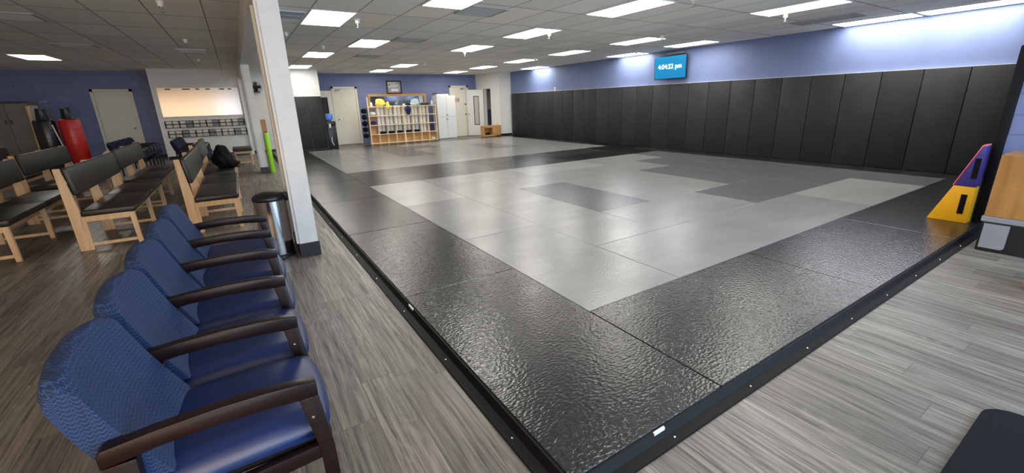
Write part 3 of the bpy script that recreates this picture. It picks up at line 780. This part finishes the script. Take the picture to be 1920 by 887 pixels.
# ------------------------------------------------------------------ cabinet, bags and gear on the bench side
o = thing('storage_cabinet', (-5.75, 13.0, 0), 'grey storage cabinet with tall doors beside the punching bags', 'cabinet')
bm = new(); box(bm, -1.1, 1.08, 0, .55, 0, 1.75); finish('carcass', bm, 'locker_grey', o)
bm = new(); box(bm, -1.12, 1.10, -.03, .57, 1.75, 1.79); finish('top', bm, 'plastic_black', o)
for i in range(6):
    a = -1.09+i*.361
    bm = new(); box(bm, a+.004, a+.357, -.022, -.001, .05, 1.74, bev=.004); d = finish('door', bm, 'locker_grey', o)
    bm = new(); xx = a+(.32 if i % 2 == 0 else .04); box(bm, xx-.012, xx+.012, -.05, -.022, 1.32, 1.40, bev=.004); finish('handle', bm, 'plastic_black', d)
def punch_bag(x, y, mat, label, base):
    o = thing('punching_bag', (x, y, 0), label, 'punching bag', 'free-standing punching bags')
    bm = new(); lathe(bm, [(.185, 0), (.19, .03), (.19, .25), (.16, .36), (.12, .42), (.10, .44)], seg=32); finish('base', bm, base, o, True)
    bm = new(); lathe(bm, [(.17, .44), (.184, .47), (.186, .90), (.184, 1.34), (.174, 1.375), (.12, 1.385)], seg=32); finish('body', bm, mat, o, True)
    bm = new()
    for z in (.62, .80, .98, 1.16): lathe(bm, [(.1855, z), (.189, z+.004), (.189, z+.012), (.1855, z+.016)], seg=32, cap=False)
    finish('seam_band', bm, mat, o, True)
    bm = new(); lathe(bm, [(.115, 1.38), (.11, 1.40), (.085, 1.60), (.09, 1.62), (.08, 1.63)], seg=24); finish('neck', bm, 'plastic_black', o, True)
punch_bag(-4.405, 12.6, 'bag_black', 'black free-standing punching bag beside the grey cabinet', 'plastic_black')
punch_bag(-4.01, 12.6, 'red_vinyl', 'red free-standing punching bag beside the black one', 'red_vinyl')
bm = new(); mt = Matrix.Translation((-4.55, 13.95, 0)) @ Matrix.Rotation(math.radians(-5), 4, 'Y'); box(bm, -.12, .12, -.05, .05, 0, 1.80, bev=.01, mtx=mt)
o = finish('folded_mat', bm, 'navy_vinyl'); tag(o, 'narrow navy folded mat standing up behind the punching bags', 'mat')
bm = new(); mt = Matrix.Translation((-4.68, 12.80, 0)) @ Matrix.Rotation(math.radians(1.5), 4, 'Y'); box(bm, -.02, .02, -.02, .02, 0, 1.68, bev=.003, mtx=mt)
o = finish('wooden_staff', bm, 'pine'); tag(o, 'pale wooden staff leaning beside the grey cabinet', 'staff')
bm = new(); tube(bm, [(-4.05, 12.32, 0), (-4.24, 12.38, 1.28)], .012); o = finish('white_pole', bm, 'white_plastic', None, True); tag(o, 'thin white pole leaning against the black punching bag', 'pole')

# ------------------------------------------------------------------ far end: cooler, shelf, mirror, picture, cabinet, cubby bench
o = thing('water_cooler', (1.955, 15.83, .05), 'black water cooler with a blue jug beside the padded pier', 'water cooler')
bm = new(); box(bm, -.13, .17, -.16, .16, 0, .80, bev=.02); finish('cabinet', bm, 'plastic_black', o, True)
bm = new(); box(bm, -.135, .18, -.165, .165, .80, .95, bev=.02); finish('tap_head', bm, 'plastic_black', o, True)
bm = new(); lathe(bm, [(.05, .94), (.06, .98), (.115, 1.0), (.12, 1.03), (.12, 1.17), (.11, 1.20), (.06, 1.215)], cx=.01, seg=28); finish('jug', bm, 'jug_blue', o, True)
bm = new(); box(bm, -.06, .0, -.19, -.16, .72, .86, bev=.008); finish('cup_holder', bm, 'white_plastic', o, True)
bm = new(); tube(bm, [(-.02, -.17, .40), (-.04, -.20, .25), (.02, -.20, .1)], .012); finish('hose', bm, 'white_plastic', o, True)
bm = new(); box(bm, 1.97, 2.27, YB-.06, YB-.012, .0, 1.84, bev=.012); o = finish('leaning_pad', bm, 'pad_black', None, True); tag(o, 'tall black pad in the recess behind the water cooler', 'pad')

SX0, SX1, SY0, SY1 = 3.50, 6.32, 16.42, 16.62
sh = thing('cubby_shelf', (0, 0, 0), 'pale wooden cubby shelf with four rows against the far blue wall', 'shelf')
NC = 8; cw = (SX1-SX0-.05)/NC; rows = [.05, .40, .755, 1.11, 1.465]
bm = new(); box(bm, SX0, SX0+.035, SY0-.02, SY0+.02, 0, 1.82); finish('tall_post', bm, 'birch', sh)
xs_ = [SX0+cw*i+(.03 if i >= 4 else 0) for i in range(NC+1)]
for i, x in enumerate(xs_):
    bm = new(); box(bm, x, x+.025, SY0, SY1, .03, 1.465)
    if i == 4: box(bm, x-.03, x-.004, SY0, SY1, .03, 1.465)
    finish('divider', bm, 'birch', sh)
for z in rows:
    bm = new(); box(bm, SX0-.01, SX1+.02, SY0-.012, SY1, z-.025, z); finish('shelf_board', bm, 'birch', sh)
bm = new(); box(bm, SX0, SX1, SY1, SY1+.012, .05, .40); finish('back_panel', bm, 'oak_orange', sh)
bm = new(); box(bm, SX0, SX0+.3, SY1, SY1+.012, .40, 1.11); finish('back_panel', bm, 'oak_orange', sh)
# tall white boards standing in the open columns
for i in (1, 2, 3, 4, 5, 6):
    z0, z1 = .56, 1.46
    for k in range(2):
        x = xs_[i]+.06+k*.145
        bm = new(); box(bm, x, x+.115, SY1+.03, SY1+.06, 0, z1+.02, bev=.004); o = finish('white_board', bm, 'white_gloss')
        tag(o, 'tall white board showing through cubby column %d, %s of the pair' % (i+1, ('first', 'second')[k]), 'board', 'white boards behind the cubby shelf')
for k, i in enumerate((1, 2, 3, 4, 5)):
    bm = new(); box(bm, xs_[i]+.04, xs_[i]+.30, SY0+.02, SY0+.19, .402, .49, bev=.02)
    o = finish('dark_case', bm, 'cloth_black', None, True); tag(o, 'flat dark case lying in the cubby shelf, %s from the pier' % ('first', 'second', 'third', 'fourth', 'fifth')[k], 'case', 'dark cases in the cubby shelf')
bm = new(); blob(bm, (xs_[0]+.195, SY0+.085, 1.19), (.125, .085, .07), 3, .12, 5, flat=1.113); o = finish('white_towel', bm, 'white_cloth', None, True); tag(o, 'crumpled white towel in the top corner cubby', 'towel')
bm = new(); blob(bm, (xs_[0]+.19, SY0+.10, .84), (.105, .075, .08), 3, .1, 6, flat=.757); o = finish('dark_blue_bundle', bm, 'blue_cloth', None, True); tag(o, 'dark blue cloth bundle in the second cubby of the end column', 'cloth')
bm = new(); blob(bm, (xs_[4]+.17, SY0-.085, 1.30), (.13, .05, .17), 3, .2, 8); o = finish('blue_garment', bm, 'blue_cloth', None, True, angle=80); tag(o, 'dark blue garment hanging over the middle cubby opening', 'garment')
bm = new(); blob(bm, (xs_[7]+.19, SY0+.10, .10), (.10, .075, .045), 3, .2, 11, flat=.052); o = finish('white_towel', bm, 'white_cloth', None, True); tag(o, 'white cloth in the bottom cubby next to the white cabinet', 'towel')
bm = new(); blob(bm, (xs_[1]+.20, SY0+.14, 1.60), (.22, .12, .14), 3, .2, 12, flat=1.468); blob(bm, (xs_[1]+.42, SY0-.085, 1.47), (.09, .045, .15), 3, .2, 13); o = finish('yellow_garment', bm, 'yellow_cloth', None, True); tag(o, 'yellow garment draped on top of the cubby shelf', 'garment')
bm = new(); blob(bm, (5.45, SY0+.15, 1.58), (.20, .14, .14), 3, .25, 14, flat=1.467); o = finish('plastic_bag', bm, 'bag_clear', None, True); tag(o, 'clear plastic bag on top of the cubby shelf', 'bag')
bm = new(); box(bm, 5.72, 6.05, SY0+.04, SY0+.30, 1.467, 1.56, bev=.01); o = finish('black_tray', bm, 'plastic_black', None, True); tag(o, 'black tray on top of the cubby shelf', 'tray')
bm = new(); lathe(bm, [(.04, 1.467), (.042, 1.53), (.03, 1.545)], cx=4.98, cy=SY0+.1, seg=16); o = finish('white_cup', bm, 'white_plastic', None, True); tag(o, 'white cup on the middle of the cubby shelf top', 'cup')
bm = new(); lathe(bm, [(.05, 1.467), (.05, 1.60), (.02, 1.62)], cx=3.68, cy=SY0+.12, seg=16); o = finish('bottle', bm, 'white_plastic', None, True); tag(o, 'white bottle on the cubby shelf beside the tall post', 'bottle')
bm = new(); lathe(bm, [(.035, 1.467), (.035, 1.60), (.012, 1.64), (.012, 1.67)], cx=6.2, cy=SY0+.12, seg=16); o = finish('bottle', bm, 'bag_clear', None, True); tag(o, 'clear bottle on the shelf end next to the white cabinet', 'bottle')
GL = ['topmost', 'second from the top', 'third from the top', 'fourth from the top', 'lowest']
for i in range(5):
    bm = new(); blob(bm, (SX0-.134, SY0+.14, 1.30-i*.235), (.10, .13, .105), 3, .12, 20+i); o = finish('glove', bm, 'cloth_black', None, True)
    tag(o, 'black glove hanging on the side of the cubby shelf, '+GL[i], 'glove', 'black gloves on the shelf side')
bm = new(); tube(bm, [(SX0-.012, SY0+.14, 1.44), (SX0-.012, SY0+.14, .25)], .012); finish('hanging_rail', bm, 'plastic_black', sh)

mr = thing('wall_mirror', (0, YB, 0), 'wide wall mirror in an orange wood frame behind the cubby shelf', 'mirror')
bm = new()
for z0, z1 in ((1.38, 1.46), (1.86, 1.95)): box(bm, 3.84, 6.36, -.035, -.001, z0, z1)
for a in (3.84, 6.27): box(bm, a, a+.09, -.035, -.001, 1.46, 1.86)
finish('frame', bm, 'oak_orange', mr)
bm = new(); box(bm, 3.93, 6.27, -.02, -.002, 1.46, 1.86); finish('glass', bm, 'mirror_glass', mr)
pf = thing('framed_picture', (4.98, YB, 2.22), 'small black framed silver picture on the far blue wall', 'picture')
bm = new()
for s in (-1, 1):
    box(bm, s*.30-.025, s*.30+.025, -.03, -.001, -.265, .265); box(bm, -.30, .30, -.03, -.001, s*.24-.025, s*.24+.025)
finish('frame', bm, 'plastic_black', pf)
bm = new(); box(bm, -.28, .28, -.014, -.001, -.22, .22); finish('print', bm, 'picture_silver', pf)
bm = new()
box(bm, -.25, .10, -.017, -.014, .15, .19); box(bm, -.26, .14, -.017, -.014, .0, .035); box(bm, -.12, .18, -.017, -.014, -.16, -.06); box(bm, -.15, .2, -.017, -.014, .06, .11)
finish('print_shapes', bm, 'white_plastic', pf)

cb = thing('tall_cabinet', (6.42, 16.50, 0), 'tall white double-door cabinet between the cubby shelf and the cream door', 'cabinet')
bm = new(); box(bm, 0, .86, .02, .5, .03, 1.83); finish('carcass', bm, 'white_enamel', cb)
for i in range(2):
    for j, (z0, z1) in enumerate(((.06, .94), (.95, 1.82))):
        bm = new(); box(bm, i*.43+.004, i*.43+.426, -.002, .019, z0, z1, bev=.004); d = finish('door', bm, 'white_enamel', cb)
        bm = new(); xx = .40 if i == 0 else .46; zz = z1-.08 if j == 0 else z0+.08; box(bm, xx-.01, xx+.01, -.03, -.002, zz-.03, zz+.03, bev=.003); finish('handle', bm, 'plastic_grey', d)
bm = new(); box(bm, 6.44, 7.0, 16.53, 16.9, 1.832, 1.90, bev=.01); o = finish('flat_box', bm, 'white_plastic', None, True); tag(o, 'flat white box on top of the white cabinet', 'box')
bm = new(); box(bm, 6.42, 7.0, 16.55, 16.95, 1.902, 1.93, bev=.008); o = finish('dark_tray', bm, 'plastic_black', None, True); tag(o, 'thin dark tray on the white box over the cabinet', 'tray')

cbn = thing('cubby_bench', (8.12, 15.55, .05), 'low orange wooden cubby bench in front of the corner doorway', 'bench')
bm = new(); box(bm, 0, .88, 0, .36, .44, .47, bev=.004); finish('top', bm, 'oak_orange', cbn)
bm = new(); box(bm, .46, .86, .01, .03, .03, .44); finish('front_panel', bm, 'oak_orange', cbn)
bm = new(); box(bm, .02, .86, .33, .35, .0, .44); finish('back_panel', bm, 'oak_orange', cbn)
for x in (.02, .44, .84):
    bm = new(); box(bm, x, x+.02, .01, .33, 0, .44); finish('side_panel', bm, 'oak_orange', cbn)
bm = new(); box(bm, .02, .86, .01, .33, .03, .05); box(bm, .02, .46, .005, .03, .38, .44); box(bm, .02, .46, .005, .03, .02, .08); finish('base_board', bm, 'oak_orange', cbn)
bm = new(); blob(bm, (8.40, 15.72, .15), (.11, .09, .06), 3, .2, 31, flat=.102); o = finish('shoe', bm, 'cloth_black', None, True); tag(o, 'dark shoe inside the orange cubby bench', 'shoe')

# ------------------------------------------------------------------ wedge, podium, red piece, door mat
wd = thing('foam_wedge', (5.76, 0, .05), 'yellow and purple foam wedge standing against the padded partition end', 'foam wedge')
bm = new(); prism(bm, [(.090, 0), (.42, 0), (.265, .41), (.090, .405)], 'X', 0, .16, bev=.006); finish('yellow_block', bm, 'yellow_vinyl', wd, True)
bm = new(); prism(bm, [(.090, .407), (.264, .413), (.118, .845), (.090, .85)], 'X', 0, .16, bev=.006); finish('purple_block', bm, 'purple_vinyl', wd, True)
bm = new(); prism(bm, [(.266, .413), (.276, .413), (.127, .86), (.09, .868), (.09, .852), (.119, .847)], 'X', .0, .16); finish('pink_cover', bm, 'pink_vinyl', wd, True)
for (y0, z0, y1, z1) in ((.135, .10, .185, .32), (.105, .50, .150, .72)):
    bm = new(); box(bm, -.004, .001, y0, y1, z0, z1, bev=.001); finish('handle', bm, 'cloth_black', wd)

pd = thing('wooden_podium', (4.91, -.15, 0), 'orange plywood cabinet on a black base with grey panel by the block wall', 'cabinet')
bm = new(); box(bm, 0.02, .50, -.95, .0, .335, .905, bev=.004); finish('plywood_box', bm, 'plywood', pd)
bm = new(); box(bm, 0, .52, -.97, .01, .285, .333, bev=.004); finish('shelf_board', bm, 'plastic_grey', pd)
bm = new(); box(bm, .01, .50, -.95, .0, .0, .284, bev=.008); finish('base', bm, 'plastic_black', pd)
bm = new()
pts = [(-.02, .035), (-.02, .268), (-.185, .268)] + [(-.185+.03*(1-math.cos(a*math.pi/12)), .065-.03*math.sin(a*math.pi/12)) for a in range(7)]
prism(bm, pts, 'X', -.004, .010); finish('side_panel', bm, 'plastic_grey', pd)

bm = new(); blob(bm, (4.02, -.66, .05), (.09, .07, .05), 3, .08, 40, flat=.001); o = finish('red_shoe', bm, 'red_vinyl', None, True); tag(o, 'tip of a dark red shoe on the plank floor at the view edge', 'shoe')

bm = new()
def rounded(x0, x1, y0, y1, r, n=8):
    pts = []
    for cx, cy, a0 in ((x1-r, y1-r, 0), (x0+r, y1-r, 90), (x0+r, y0+r, 180), (x1-r, y0+r, 270)):
        for i in range(n+1):
            a = math.radians(a0+90*i/n); pts.append((cx+r*math.cos(a), cy+r*math.sin(a)))
    return pts
prism(bm, rounded(.9, 1.99, -1.55, -.775, .12), 'Z', 0, .012); o = finish('door_mat', bm, 'carpet_black'); tag(o, 'black carpet door mat with rounded corners on the plank floor', 'mat')
